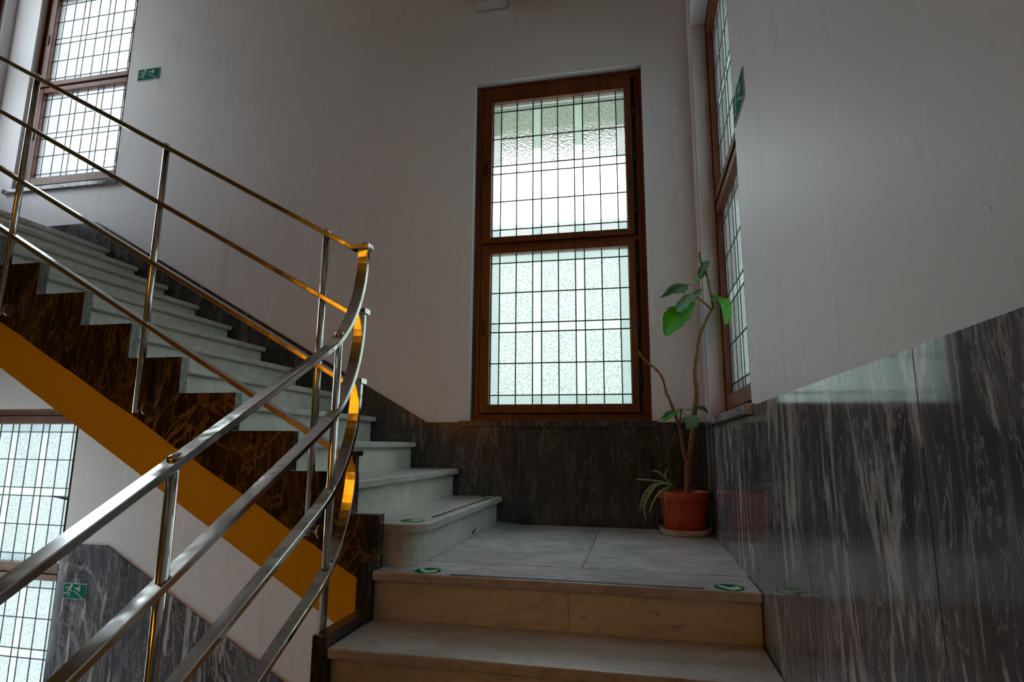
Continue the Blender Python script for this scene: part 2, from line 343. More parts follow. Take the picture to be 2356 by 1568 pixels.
# ---------------------------------------------------------------- windows
def window(n, label, hinge_right=True, glass_dir=1):
    side, mp, u0, u1, z0, z1, g0, g1, lo, up = WIN[n]
    root = empty('window_%d' % n, mp((u0+u1)/2, 0, z0)); tag(root, label, kind='structure')
    dd_ = 0.030 if side == 'right' else 0.0            # side windows sit deeper in the wall
    mp0 = mp; mp = lambda u, d, z: mp0(u, d+dd_, z)
    def bx(b, ua, ub, da, db, za, zb, mi=0): b.box(mp(ua, da, za), mp(ub, db, zb), mi)
    fw = 0.046; d0, d1 = 0.062, 0.150
    f = MB()
    bx(f, u0, u0+fw, d0, d1, z0, z1); bx(f, u1-fw, u1, d0, d1, z0, z1)
    bx(f, u0+fw, u1-fw, d0, d1, z1-fw, z1); bx(f, u0+fw, u1-fw, d0, d1, z0, z0+fw)
    zm0, zm1 = lo[1]+0.045, up[0]-0.045
    bx(f, u0+fw, u1-fw, d0+0.01, d1, zm0, zm1)
    # rebate lips behind the sashes
    lp = fw+0.020
    bx(f, u0+fw, u0+lp, 0.1205, d1, z0+fw, z1-fw); bx(f, u1-lp-0.014, u1-fw, 0.1205, d1, z0+fw, z1-fw)
    bx(f, u0+lp, u1-lp-0.014, 0.1205, d1, z0+fw, z0+lp); bx(f, u0+lp, u1-lp-0.014, 0.1205, d1, z1-lp, z1-fw)
    bx(f, u0+lp, u1-lp-0.014, 0.1205, d1-0.001, zm0-0.016, zm1+0.016)
    # quirk bead round the outer frame
    bx(f, u0, u0+0.014, d0-0.012, d0, z0, z1); bx(f, u1-0.014, u1, d0-0.012, d0, z0, z1)
    bx(f, u0+0.014, u1-0.014, d0-0.012, d0, z1-0.014, z1); bx(f, u0+0.014, u1-0.014, d0-0.02, d0, z0, z0+0.02)
    f.build('frame', M['wood'], root, bevel=0.003)
    for (za, zb), (sa, sb) in ((lo, (z0+fw+0.004, zm0-0.003)), (up, (zm1+0.003, z1-fw-0.004))):
        a, c = (u0+fw+0.004, u1-fw-0.024) if hinge_right else (u0+fw+0.024, u1-fw-0.004)
        q0, q1 = 0.050, 0.120
        s = MB()
        bx(s, a, g0, q0, q1, sa, sb); bx(s, g1, c, q0, q1, sa, sb)
        bx(s, g0, g1, q0, q1, sa, za); bx(s, g0, g1, q0, q1, zb, sb)
        sash = s.build('sash', M['wood'], root, bevel=0.004)
        # lead cames and panes
        cw = [0.53, 1, 1, 0.53, 1, 1, 0.53, 1, 1, 0.53]; rh = [0.29, 1, 1, 0.29, 1, 1, 0.29]
        cs = [0]; rs = [0]
        for w_ in cw: cs.append(cs[-1]+w_)
        for w_ in rh: rs.append(rs[-1]+w_)
        cu = [g0+(g1-g0)*k_/cs[-1] for k_ in cs]; cz = [za+(zb-za)*k_/rs[-1] for k_ in rs]
        gl = MB(); ld = MB(); dg = 0.085
        for i in range(10):
            for j in range(7):
                edge_c, edge_r = i in (0, 9), j in (0, 6)
                nar_c, nar_r = i in (3, 6), j == 3
                if (edge_c and (edge_r or nar_r)) or (edge_r and nar_c) : t_ = 2
                elif edge_c or edge_r: t_ = 1
                elif nar_c or nar_r: t_ = 3
                else: t_ = 0
                gl.face([mp(cu[i], dg, cz[j]), mp(cu[i+1], dg, cz[j]), mp(cu[i+1], dg, cz[j+1]), mp(cu[i], dg, cz[j+1])], t_)
        lw = 0.0034
        for k_ in cu[1:-1]: bx(ld, k_-lw, k_+lw, dg-0.0025, dg+0.0025, za, zb)
        for k_ in cz[1:-1]: bx(ld, g0, g1, dg-0.0022, dg+0.0022, k_-lw, k_+lw)
        bx(ld, g0, g0+lw*1.3, dg-0.002, dg+0.002, za, zb); bx(ld, g1-lw*1.3, g1, dg-0.002, dg+0.002, za, zb)
        gl.build('glass', GLASS, sash, recalc=False); ld.build('leading', M['lead'], sash)
        # hinges in the rebate, lock plate on the other stile
        hu = u1-fw-0.012 if hinge_right else u0+fw+0.012
        for t_ in (0.14, 0.5, 0.84):
            zz = za+(zb-za)*t_
            h = MB(); h.tube([mp(hu, 0.050, zz-0.045), mp(hu, 0.050, zz+0.045)], 0.008, 10)
            bx(h, hu-0.010, hu+0.010, 0.054, 0.062, zz-0.05, zz+0.05); h.build('hinge', M['iron'], sash)
        lu = a+0.022 if hinge_right else c-0.022
        l = MB(); bx(l, lu-0.009, lu+0.009, 0.044, 0.051, (za+zb)/2-0.045, (za+zb)/2+0.045)
        l.build('lock_plate', M['iron'], sash)
    # dark strip painting the shade in the gap behind the hinges
    r = MB(); hu0, hu1 = (u1-fw-0.022, u1-fw) if hinge_right else (u0+fw, u0+fw+0.022)
    bx(r, hu0, hu1, 0.095, 0.110, z0+fw, z1-fw); r.build('rebate', M['wood_shade'], root)
    mp = mp0; s = MB(); th = 0.036
    bx(s, u0-0.055, u1+(0.035 if side == 'back' else 0.10), -0.032, 0.062, z0-th, z0)
    bx(s, u0+0.002, u1-0.002, 0.062, T-0.01, z0-0.03, z0-0.0005)
    s.build('window_sill', M['marble_grey'] if side != 'back' or n != 1 else M['marble_black'], root, bevel=0.003)
    return root
window(1, 'central tall leaded glass window above the black marble wainscot')
window(2, 'upper left leaded window beyond the top of the stairs')
window(3, 'lower left leaded window beneath the ochre side of the stairs')
window(4, 'leaded window on right wall beside the potted plant')
window(5, 'leaded window on the left wall by the upper corner')
window(6, 'leaded window on the left wall below the upper landing')
# window handle on the lower left window
h = MB(); h.tube([(-4.045, YB+0.052, 0.06), (-4.045, YB+0.01, 0.06), (-4.165, YB+0.008, 0.075)], [0.007, 0.008, 0.006], 10)
hd = h.build('handle', M['iron'], bpy.data.objects['window_3'])

# light portals just outside the openings guide daylight sampling
for n_, wv in WIN.items():
    side, mp, u0, u1, z0, z1 = wv[:6]
    p = light('daylight_portal', 'AREA', mp((u0+u1)/2, T+0.01, (z0+z1)/2), {'back': (-math.pi/2, 0, 0), 'right': (math.pi/2, 0, math.pi/2), 'left': (math.pi/2, 0, -math.pi/2)}[side], 1, (1, 1, 1), shape='RECTANGLE', size=u1-u0, size_y=z1-z0)
    p.data.cycles.is_portal = True

# outdoors: balcony slab over the middle window and added walls that dim the daylight behind the panes
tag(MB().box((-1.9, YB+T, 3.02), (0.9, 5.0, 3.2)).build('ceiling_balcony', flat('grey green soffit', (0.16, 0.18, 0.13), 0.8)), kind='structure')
tag(MB().box((3.6, -6, -4), (4.0, 9.49, 16.0)).build('wall_dim_right', flat('grey green dimming screen', (0.52, 0.60, 0.58), 0.8)), kind='structure')  # added to dim the light through the right window
tag(MB().box((-24, 9.32, 4.6), (-8.5, 9.8, 14)).build('wall_dim_left_upper', flat('pale blue dimming screen', (0.27, 0.31, 0.36), 0.8)), kind='structure')  # added to dim the sky behind the upper left window
tag(MB().box((-24, 9.3, -4), (-8.5, 9.8, 4.6)).build('wall_dim_left', flat('grey blue dimming screen', (0.17, 0.20, 0.215), 0.8)), kind='structure')  # added, darker, to dim the lower left window
tag(MB().box((-8.5, 9.5, -4), (6.8, 9.8, 4.2)).build('wall_dim_back', flat('pale green dimming screen', (0.28, 0.315, 0.265), 0.8)), kind='structure')  # added to tone down the lower panes of the middle window

# ---------------------------------------------------------------- stair flight along the back wall
SX, SR, ST, NS = -0.825, 0.1595, 0.2815, 12
nx = lambda i: SX-ST*(i-1)
stair = empty('staircase', (-0.9, 2.9, 0)); tag(stair, 'white marble stair flight climbing left along the back wall', 'stairs')
Y0, Y1 = 2.246, 3.594
def rounded(xr, yl, rad, xl, y1):                    # plan of the rounded bottom step
    pts = [(xl, y1), (xl, yl)]
    for q in range(0, 9):
        a = -math.pi/2+q*math.pi/16
        pts.append((xr-rad+rad*math.cos(a), yl+rad+rad*math.sin(a)))
    return pts+[(xr, y1)]
for i in range(1, NS+1):
    zt = SR*i
    t = MB()
    if i == 1: t.prism([(x, y, zt-0.032) for x, y in rounded(nx(1), Y0-0.003, 0.10, -1.16, Y1)], (0, 0, 0.032))
    elif i < NS: t.box((nx(i+1)-0.05, Y0, zt-0.032), (nx(i), Y1, zt))
    else: t.box((XL+0.012, Y0, zt-0.032), (nx(i), Y1, zt))
    t.build('tread', M['marble_tread'], stair, bevel=0.007, seg=3)
    r = MB(); z0_, z1_ = SR*(i-1)+(0.0006), zt-0.0325
    rx = nx(i)-0.034
    if i == 1:
        pl = rounded(rx, Y0-0.001+0.005, 0.088, -1.02, Y1)
        arc = pl[1:-1]
        r.prism([(x, y, z0_) for x, y in [(arc[0][0]+0.0, arc[0][1]+0.02), (arc[0][0], arc[0][1]), (-0.985, arc[0][1]), (-0.985, arc[0][1]+0.02)]], (0, 0, z1_-z0_))
        inner = [(rx-0.088+0.066*math.cos(-math.pi/2+q*math.pi/16), Y0+0.004+0.088+0.066*math.sin(-math.pi/2+q*math.pi/16)) for q in range(9)]
        outer = arc[1:]
        outer = [(-0.983, arc[0][1])]+outer; inner = [(-0.983, arc[0][1]+0.02)]+inner
        r.prism([(x, y, z0_) for x, y in outer+inner[::-1]], (0, 0, z1_-z0_))
        cuts = [Y0+0.095, 2.785, 3.19, Y1]
    else:
        cuts = [Y0, Y0+random.uniform(0.2, 0.5), Y0+random.uniform(0.65, 0.85), Y1-random.uniform(0.1, 0.3), Y1] if i > 3 else [Y0, {2: 2.92, 3: 3.0}[i], Y1]
    for a, c in zip(cuts, cuts[1:]): r.box((rx-0.02, a+0.001, z0_), (rx, c-0.001, z1_))
    r.build('riser', M['marble_riser'], stair)
b = MB(); q_ = [(3.050, 0.010), (3.052, 0.024), (3.088, 0.030), (3.120, 0.036), (3.118, 0.024), (3.085, 0.014)]
b.prism([(nx(1)-0.0338, y, z) for y, z in q_], (0.0007, 0, 0)); b.build('chipped_patch', flat('brown chip', (0.10, 0.05, 0.025), 0.8), stair)
# flight body, its inner face the ochre painted fascia
top_l = lambda x: -0.045-0.557*(x+1.054)
bot_l = lambda x: -0.201-0.566*(x+1.17)
xe = NS*0+nx(NS)
b = MB()
prof = [(-1.03, Y0-0.036, top_l(-1.03)+0.02), (-1.03, Y0-0.036, bot_l(-1.03)), (xe, Y0-0.036, bot_l(xe)), (xe, Y0-0.036, top_l(xe)+0.02)]
b.prism(prof, (0, 0.05, 0))
b.build('fascia', M['fascia'], stair)
b = MB()
b.prism([(-1.03, Y0+0.02, bot_l(-1.03)), (xe, Y0+0.02, bot_l(xe)), (xe, Y0+0.02, SR*NS-0.04), (-1.03, Y0+0.02, 0.10)], (0, 1.325, 0)) if False else None
steps = [(-0.90, SR-0.034)]
for i in range(2, NS+1): steps += [(nx(i)-0.056, SR*(i-1)-0.034), (nx(i)-0.056, SR*i-0.034)]
steps += [(XL+0.001, SR*NS-0.034), (XL+0.001, SR*NS-0.24), (xe, SR*NS-0.24), (xe, bot_l(xe)), (-1.045, bot_l(-1.045)), (-1.045, 0.0012), (-0.90, 0.0012)]
b.prism([(x, Y0+0.026, z) for x, z in steps], (0, YB-0.001-Y0-0.026, 0))
b.build('flight_core', M['plaster'], stair)
# stepped marble string on the well side
pts = []
for i in range(1, NS+1):
    xr_ = -0.988 if i == 1 else nx(i)+0.003
    pts += ([(xr_, SR*(i-1)+0.037)] if i > 1 else [(-0.993, -0.058), (-0.993, 0.0015), (xr_, 0.0015)])+[(xr_, SR*i+0.037)]
pts += [(XL+0.02, SR*NS+0.037), (XL+0.02, SR*NS-0.20), (xe-0.1, SR*NS-0.20), (xe-0.1, top_l(xe-0.1))]
n_e = 26
for q in range(n_e+1):
    x = (xe-0.1)+(-1.03-(xe-0.1))*q/n_e
    if q: pts.append((x, top_l(x)+random.uniform(-0.006, 0.006)))
b = MB(); b.prism([(x, 2.200, z) for x, z in pts], (0, 0.045, 0))
b.build('marble_string', M['marble_side'], stair, bevel=0.002)

# ---------------------------------------------------------------- the flight we stand on
VR, VT = 0.172, 0.305
ny = lambda k_: 2.153-VT*k_
st2 = empty('staircase', (-0.3, 1.0, -1.0)); tag(st2, 'marble steps with orange lit risers leading up to the landing', 'stairs')
X0, X1 = -0.990, 0.374
for k_ in range(0, 12):
    zt = -VR*k_
    t = MB(); t.box((X0, ny(k_), zt-0.033), (X1, 2.4038 if k_ == 0 else ny(k_-1)+0.05, zt))
    t.build('tread', M['marble_tread'] if k_ else M['marble_floor'], st2, bevel=0.007, seg=3)
    r = MB(); ry = ny(k_)+0.032
    for a, c in zip([X0, -0.262, X1] if k_ % 2 == 0 else [X0, 0.02, X1], [-0.262, X1] if k_ % 2 == 0 else [0.02, X1]):
        r.box((a+0.001, ry, zt-VR+0.0006), (c-0.001, ry+0.02, zt-0.0335))
    r.build('riser', M['marble_riser'], st2)
b = MB(); pp = [(2.19, -0.036)]
for k_ in range(0, 12): pp += [(ny(k_)+0.056, -VR*k_-0.036), (ny(k_)+0.056, -VR*(k_+1)-0.036)]
pp = pp[1:]
pp += [(ny(11)+0.056, ZF+0.001), (ny(11)+0.5, ZF+0.001), (2.215, -0.42), (2.215, -0.036)]
b.prism([(X0+0.002, y, z) for y, z in pp], (X1-X0-0.004, 0, 0)); b.build('flight_core', M['joint'], st2)
pp = [(2.198, 0.033)]
for k_ in range(0, 12): pp += [(ny(k_)-0.004 if k_ else 2.135, -VR*k_+0.035), (ny(k_)-0.004 if k_ else 2.135, -VR*(k_+1)+0.035)]
pp[-1] = (pp[-1][0], ZF+0.001); pp += [(ny(11)+0.12, ZF+0.001), (2.198, -0.30)]
b = MB(); b.prism([(-1.040, y, z) for y, z in pp], (0.049, 0, 0)); b.build('marble_string', M['marble_black'], st2, bevel=0.002)
b = MB(); b.prism([(-1.036, y, z) for y, z in [(2.198, -0.30), (2.198, -0.47), (ny(11)+0.5, ZF+0.001), (ny(11)+0.12, ZF+0.001)]], (0.044, 0, 0)); b.build('fascia', M['fascia'], st2)

# ---------------------------------------------------------------- wainscots (structure)
def wains_back(name, poly_top, x_cuts, zb, y=3.596, mat=None):
    """panels between x cuts under a piecewise linear top edge"""
    def top(x):
        for (xa, za), (xb, zb_) in zip(poly_top, poly_top[1:]):
            if min(xa, xb)-1e-6 <= x <= max(xa, xb)+1e-6: return za+(zb_-za)*(x-xa)/(xb-xa)
        return poly_top[-1][1]
    b = MB(); kn = [p[0] for p in poly_top]
    for xa, xb in zip(x_cuts, x_cuts[1:]):
        lo_, hi_ = min(xa, xb)+0.0007, max(xa, xb)-0.0007
        xs = sorted([lo_, hi_]+[q for q in kn if lo_ < q < hi_])
        pts = [(x, y, top(x)) for x in xs]
        zb2 = zb(lo_) if callable(zb) else zb; zb1 = zb(hi_) if callable(zb) else zb
        pts += [(hi_, y, zb1), (lo_, y, zb2)]
        b.prism(pts, (0, YB-0.0005-y, 0))
    return tag(b.build(name, mat), kind='structure')
wains_back('baseboard_back', [(0.384, 0.604), (-1.322, 0.604), (-4.08, 2.145), (-5.268, 2.145)],
           [0.374, 0.072, -0.70, -1.322, -1.93, -2.52, -3.05, -3.62, -4.08, -4.62, -5.258],
           lambda x: 0.0 if x > -0.95 else min(SR*NS, max(0.0, -0.15-0.566*(x+0.90)))-0.02, mat=M['marble_black'])
wains_back('baseboard_lower', [(-0.3, -2.0), (-3.640, -0.240), (-4.008, -0.240)], [-0.4, -1.2, -1.9, -2.45, -3.05, -3.50, -4.008], ZF+0.0005, mat=M['marble_grey'])
wains_back('baseboard_lower_sill', [(-4.010, -1.665), (-5.258, -1.665)], [-4.0105, -4.6, -5.258], ZF+0.0005, mat=M['marble_grey'])
b = MB()
cuts = [3.5945, 2.203, 1.556, 0.915, 0.27, -0.37, -1.0, -1.65]
for a, c in zip(cuts, cuts[1:]): b.box((0.3755, c+0.0014, max(ZF+0.0005, -2.0)), (XR-0.0005, a-0.0014, 0.604 if a < 3 else 0.574))
tag(b.build('baseboard_right', M['marble_grey']), kind='structure')
tag(MB().box((0.3730, 3.5925, 0.001), (0.3760, 3.5955, 0.572)).build('trim_1', M['caulk']), kind='structure')

ct = MB(); ct.box((XR-0.013, 3.545, 0.613), (XR-0.0005, 3.594, ZC-0.001)); ct.box((XR-0.009, 3.500, 0.613), (XR-0.0005, 3.5445, ZC-0.001))
tag(ct.build('cable_trunking', flat('white trunking', (0.72, 0.70, 0.74), 0.4), bevel=0.003), 'white vertical cable trunking in the corner left of the right window', 'conduit')

# ---------------------------------------------------------------- railings
def post(root, x, y, z0, rail_top, dirv, zs):
    """round post with dome bolt, wall stub and rosette; dirv points to the marble string"""
    p = MB(); p.tube([(x, y, z0), (x, y, rail_top-0.004)], 0.0145, 20)
    o = p.build('post', M['chrome'], root)
    d = Vector(dirv)
    q = MB(); axis = 'y' if abs(d.y) > 0.5 else 'x'; ln = d.length; sg = 1 if (d.y+d.x) > 0 else -1
    q.lathe([(0.009, 0.010*sg), (0.009, (ln-0.012)*sg), (0.026, (ln-0.011)*sg), (0.030, (ln-0.007)*sg), (0.030, (ln-0.0005)*sg)], (x, y, z0+0.02), axis, 24)
    q.build('rosette', M['chrome'], o)
    return o
YR, XV = 2.140, -1.083
SL = 0.565; Z0 = [1.256, 0.986, 0.706, 0.428]; XK = -1.130
ru = empty('stair_railing', (-1.083, YR, 0.1)); tag(ru, 'polished metal stair railing whose four flat bars sweep up and turn along the back flight', 'railing')
ztop = lambda x, k_: Z0[k_]+SL*(XK-x)
for k_ in range(4):
    b = MB(); b.sweep([(-4.10, YR, ztop(-4.10, k_)), (XK, YR, Z0[k_]), (-1.052, YR, Z0[k_]+0.001)], (0, 1, 0), 0.046, 0.020)
    b.build('rail', M['chrome'], ru)
def bolt(root, loc, tilt, axis):
    b = MB(); b.lathe([(0.0175, 0.0), (0.0185, 0.002), (0.0165, 0.006), (0.010, 0.009), (0.003, 0.0105)], (0, 0, 0), 'z', 24)
    o = b.build('bolt_cap', M['chrome'], root)
    o.matrix_world = Matrix.Translation(loc) @ Matrix.Rotation(tilt, 4, axis)
    return o
for x, zf in ((-1.256, 0.118), (-2.095, 0.586), (-2.912, 1.046), (-3.73, 1.505)):
    o = post(ru, x, YR, zf, ztop(x, 0), (0, 2.2-YR, 0), None)
    bolt(o, (x, YR, ztop(x, 0)+0.0105), math.atan(SL), 'Y')
bolt(ru, (-1.083, YR, Z0[0]+0.0105), 0, 'Y')

rv = ru
OFF = [0, -0.272, -0.550, -0.828]
R_, yc, zc = 0.49, YR+0.0-0.49, 1.215
a0 = math.atan(SL)                                     # tangent slope where the sweep starts
def vpath(off, zend):
    ys = yc+R_*math.sin(a0); zs = zc-R_*math.cos(a0)
    pts = [(XV, ys-2.9, zs-2.9*SL+off), (XV, ys-1.2, zs-1.2*SL+off)]
    for q in range(19):
        a = a0+(math.pi/2-a0)*q/18
        pts.append((XV, yc+R_*math.sin(a), zc-R_*math.cos(a)+off))
    pts.append((XV, YR, zend)); return pts
zrail = lambda y, off: (zc-R_*math.cos(a0))-(yc+R_*math.sin(a0)-y)*SL+off if y < yc+R_*math.sin(a0) else zc-math.sqrt(max(0, R_**2-(y-yc)**2))+off
for k_ in range(4):
    b = MB(); b.sweep(vpath(OFF[k_], Z0[k_]-0.0095), (1, 0, 0), 0.045, 0.020)
    b.build('rail', M['chrome'], rv)
for y in (1.982, 1.233, 0.42, -0.35):
    tread_z = -VR*math.ceil((2.153-y)/VT)
    zf = {1.982: -0.24}.get(y, tread_z-0.02)
    o = post(rv, XV, y, zf, zrail(y, 0), (-1.040-XV, 0, 0), None)
    sl = SL if y < yc+R_*math.sin(a0) else (y-yc)/math.sqrt(R_**2-(y-yc)**2)
    bolt(o, (XV, y, zrail(y, 0)+0.0105/math.cos(math.atan(sl))), math.atan(sl), 'X')

# ---------------------------------------------------------------- signs
M['sign'] = flat('sign green', (0.0, 0.135, 0.130), 0.8, Specular_IOR_Level=0.1); M['lum'] = flat('pale luminous print', (0.55, 0.66, 0.46), 0.8, Specular_IOR_Level=0.1); M['signedge'] = flat('pale sign border', (0.40, 0.45, 0.38), 0.5)
def exit_sign(P, wd, ht, label):
    """P(u, v, d): u right, v up, d off the wall"""
    root = empty('exit_sign', P(wd/2, ht/2, 0)); tag(root, label, 'sign', 'green stair exit signs')
    pan = MB(); pan.prism([P(0, 0, 0.0003), P(wd, 0, 0.0003), P(wd, ht, 0.0003), P(0, ht, 0.0003)], Vector(P(0, 0, 0.004))-Vector(P(0, 0, 0.0003))); pan.build('panel', M['signedge'], root)
    e_ = 0.004; pan = MB(); off = Vector(P(0, 0, 0.0045))-Vector(P(0, 0, 0.004))
    pan.prism([P(e_, e_, 0.004), P(wd-e_, e_, 0.004), P(wd-e_, ht-e_, 0.004), P(e_, ht-e_, 0.004)], off); pan.build('green_field', M['sign'], root)
    off2 = Vector(P(0, 0, 0.0050))-Vector(P(0, 0, 0.0045))
    cv = lambda x, y: ((x-845)/330*wd, (1-(y-235)/222)*ht)
    def limb(b, pts, r):
        pts = [cv(*p) for p in pts]
        for (x0, y0), (x1, y1) in zip(pts, pts[1:]):
            d = Vector((x1-x0, y1-y0)); n = Vector((-d.y, d.x)).normalized()*r; d = d.normalized()*r*0.6
            b.prism([P(x0+n.x-d.x, y0+n.y-d.y, 0.0045), P(x1+n.x+d.x, y1+n.y+d.y, 0.0045), P(x1-n.x+d.x, y1-n.y+d.y, 0.0045), P(x0-n.x-d.x, y0-n.y-d.y, 0.0045)], off2)
    f = MB(); hx, hy = cv(957, 270)
    f.prism([P(hx+0.0105*wd/0.2*math.cos(q*math.pi/8), hy+0.0105*wd/0.2*math.sin(q*math.pi/8), 0.0045) for q in range(16)], off2)
    k_ = wd/0.2
    limb(f, [(948, 300), (915, 350)], 0.0075*k_); limb(f, [(940, 298), (905, 287), (890, 308)], 0.0034*k_); limb(f, [(938, 318), (948, 338), (970, 340)], 0.0034*k_)
    limb(f, [(915, 348), (897, 382), (866, 382)], 0.004*k_); limb(f, [(915, 345), (942, 372), (931, 420)], 0.004*k_)
    f.build('running_figure', M['lum'], root)
    a = MB(); limb(a, [(1015, 305), (1085, 305)], 0.0055*k_); limb(a, [(1066, 274), (1094, 305)], 0.0055*k_); limb(a, [(1066, 338), (1094, 305)], 0.0055*k_); a.build('arrow', M['lum'], root)
    s_ = MB()
    for (x, y) in ((1005, 345), (1036, 366), (1064, 386), (1092, 408), (1121, 430)): limb(s_, [(x-12, y), (x+12, y)], 0.0028*k_)
    s_.build('stair_marks', M['lum'], root)
exit_sign(lambda u, v, d: (-3.888+u, YB-d, 3.331+v), 0.203, 0.101, 'green exit sign beside the upper left window')
exit_sign(lambda u, v, d: (XR-d, 2.188-u, 1.650+v), 0.215, 0.110, 'green exit sign on the right wall above the steps')
exit_sign(lambda u, v, d: (-3.940+u, 3.596-d, -0.601+v), 0.194, 0.101, 'green exit sign on dark marble beside the lower left window')

M['stick_green'] = flat('sticker green', (0.0, 0.15, 0.06), 0.9, Specular_IOR_Level=0.05)
def sticker(x, y, z, ang, label):
    root = empty('arrow_sticker', (x, y, z)); tag(root, label, 'sticker', 'green arrow floor stickers')
    b = MB(); b.lathe([(0.049, 0.0002), (0.049, 0.0010)], (x, y, z), 'z', 40, False); b.build('disc', M['stick_green'], root)
    c = MB(); cs, sn = math.cos(ang), math.sin(ang)
    pts = [(-0.037, 0.034), (0.0, -0.003), (0.031, 0.025), (0.038, -0.014), (0.007, -0.045), (-0.031, -0.004)]
    # convex halves
    for q in ([0, 1, 4, 5], [1, 2, 3, 4]):
        c.prism([(x+pts[i][0]*cs-pts[i][1]*sn, y+pts[i][0]*sn+pts[i][1]*cs, z+0.0010) for i in q], (0, 0, 0.0005))
    c.build('chevron', M['lum'], root)
sticker(0.279, 2.206, 0.0, 0, 'green chevron sticker on the landing edge nearest the right wall')
sticker(-0.790, 2.212, 0.0, 0, 'green chevron sticker on the landing edge beside the rounded bottom step')
sticker(-0.912, 2.352, SR, math.pi/2, 'green chevron sticker on the bottom step near its rounded corner')
sticker(-0.900, 3.535, SR, math.pi/2, 'green chevron sticker on the bottom step against the back wall')
M['grip'] = (lambda g: g.pbr(g.mix(g.noise(g.coord(), 400, 1), (0.035, 0.036, 0.04), (0.09, 0.09, 0.1)), 0.8))(NT('grit tape'))
tag(MB().box((-0.690, 2.160, 0.0002), (0.193, 2.178, 0.0014)).build('anti_slip_strip', M['grip'], bevel=0.0005), 'dark anti-slip strip along the front edge of the landing', 'tape')
tag(MB().box((-0.882, 2.474, SR+0.0002), (-0.862, 3.520, SR+0.0014)).build('anti_slip_strip', M['grip'], bevel=0.0005), 'dark anti-slip strip along the edge of the bottom step', 'tape')

# ---------------------------------------------------------------- emergency lamp at the top of the back wall
lamp = empty('wall_lamp', (-0.93, YB, 3.55)); tag(lamp, 'white boxy lamp high on the back wall at the top edge', 'lamp')
b = MB(); b.prism([(-1.035, YB-0.001, 3.50), (-1.035, YB-0.075, 3.515), (-1.035, YB-0.085, 3.66), (-1.035, YB-0.001, 3.66)], (0.205, 0, 0)); b.build('housing', flat('off white plastic', (0.60, 0.57, 0.54), 0.45), lamp, bevel=0.006)
b = MB(); b.box((-1.045, YB-0.012, 3.492), (-0.82, YB-0.0005, 3.67)); b.build('back_plate', flat('grey plastic', (0.42, 0.40, 0.38), 0.5), lamp, bevel=0.003)

# ---------------------------------------------------------------- plant in its pot on a saucer
PX, PY = 0.225, 3.447
M['terracotta'] = (lambda g: g.pbr(g.mix(g.noise(g.coord(), 20, 4), (0.42, 0.045, 0.009), (0.52, 0.070, 0.014)), 0.42))(NT('orange plastic pot'))
M['soil'] = (lambda g: g.pbr(g.mix(g.noise(g.coord(), 70, 4), (0.015, 0.010, 0.007), (0.06, 0.042, 0.03)), 0.95))(NT('soil'))
M['bark'] = (lambda g: g.pbr(g.mix(g.noise(g.coord((30, 30, 60)), 2, 4), (0.13, 0.055, 0.022), (0.30, 0.15, 0.06)), 0.75, Normal=g.bump(g.noise(g.coord((40, 40, 90)), 2, 3), 0.5, 0.004)))(NT('bark'))
def mk_leaf(name, c0, c1, tr):
    g = NT(name); col = g.mix(g.noise(g.coord(), 16, 3), c0, c1)
    p = g.n('BsdfPrincipled', {'Base Color': col, 'Roughness': 0.38}); t = g.n('BsdfTranslucent', {'Color': g.mix(0.5, col, tr)})
    mxs = g.n('MixShader', {0: 0.45, 1: p.outputs[0], 2: t.outputs[0]}); g.t.links.new(mxs.outputs[0], g.out.inputs[0]); return g.m
M['leaf'] = mk_leaf('green leaf', (0.06, 0.25, 0.012), (0.10, 0.36, 0.018), (0.34, 0.90, 0.02))
M['leaf_dark'] = mk_leaf('dark leaf', (0.05, 0.13, 0.05), (0.08, 0.20, 0.07), (0.15, 0.4, 0.08))
M['leaf_pale'] = mk_leaf('pale leaf', (0.16, 0.30, 0.18), (0.22, 0.38, 0.24), (0.3, 0.5, 0.25))
M['blade'] = mk_leaf('spider plant blade', (0.10, 0.20, 0.05), (0.16, 0.28, 0.08), (0.3, 0.5, 0.1))
M['stripe'] = flat('cream leaf stripe', (0.48, 0.52, 0.34), 0.5)
M['straw'] = flat('dry straw', (0.30, 0.17, 0.06), 0.8)
saucer = MB(); n_ = 96; rr = []
for (r0, r1, h) in ((0.108, 0.112, 0.0005), (0.114, 0.121, 0.006), (0.122, 0.131, 0.024), (0.136, 0.140, 0.034), (0.133, 0.137, 0.034), (0.118, 0.119, 0.010)):
    rr.append([saucer.bm.verts.new((PX+(r0 if j % 2 else r1)*math.cos(2*math.pi*j/n_), PY+(r0 if j % 2 else r1)*math.sin(2*math.pi*j/n_), h)) for j in range(n_)])
for a, c in zip(rr, rr[1:]):
    for j in range(n_): saucer.bm.faces.new((a[j], a[(j+1) % n_], c[(j+1) % n_], c[j]))
saucer.bm.faces.new(rr[0][::-1]); saucer.bm.faces.new(rr[-1])
gs = NT('stained cream plastic'); scol = gs.mix(gs.ramp(gs.noise(gs.coord((30, 30, 3)), 1.5, 3), [(0.45, 0.0), (0.75, 0.6)]), (0.66, 0.63, 0.54), (0.30, 0.21, 0.12))
tag(saucer.build('plant_saucer', gs.pbr(scol, 0.5)), 'fluted cream plant saucer under the orange pot in the corner', 'saucer')

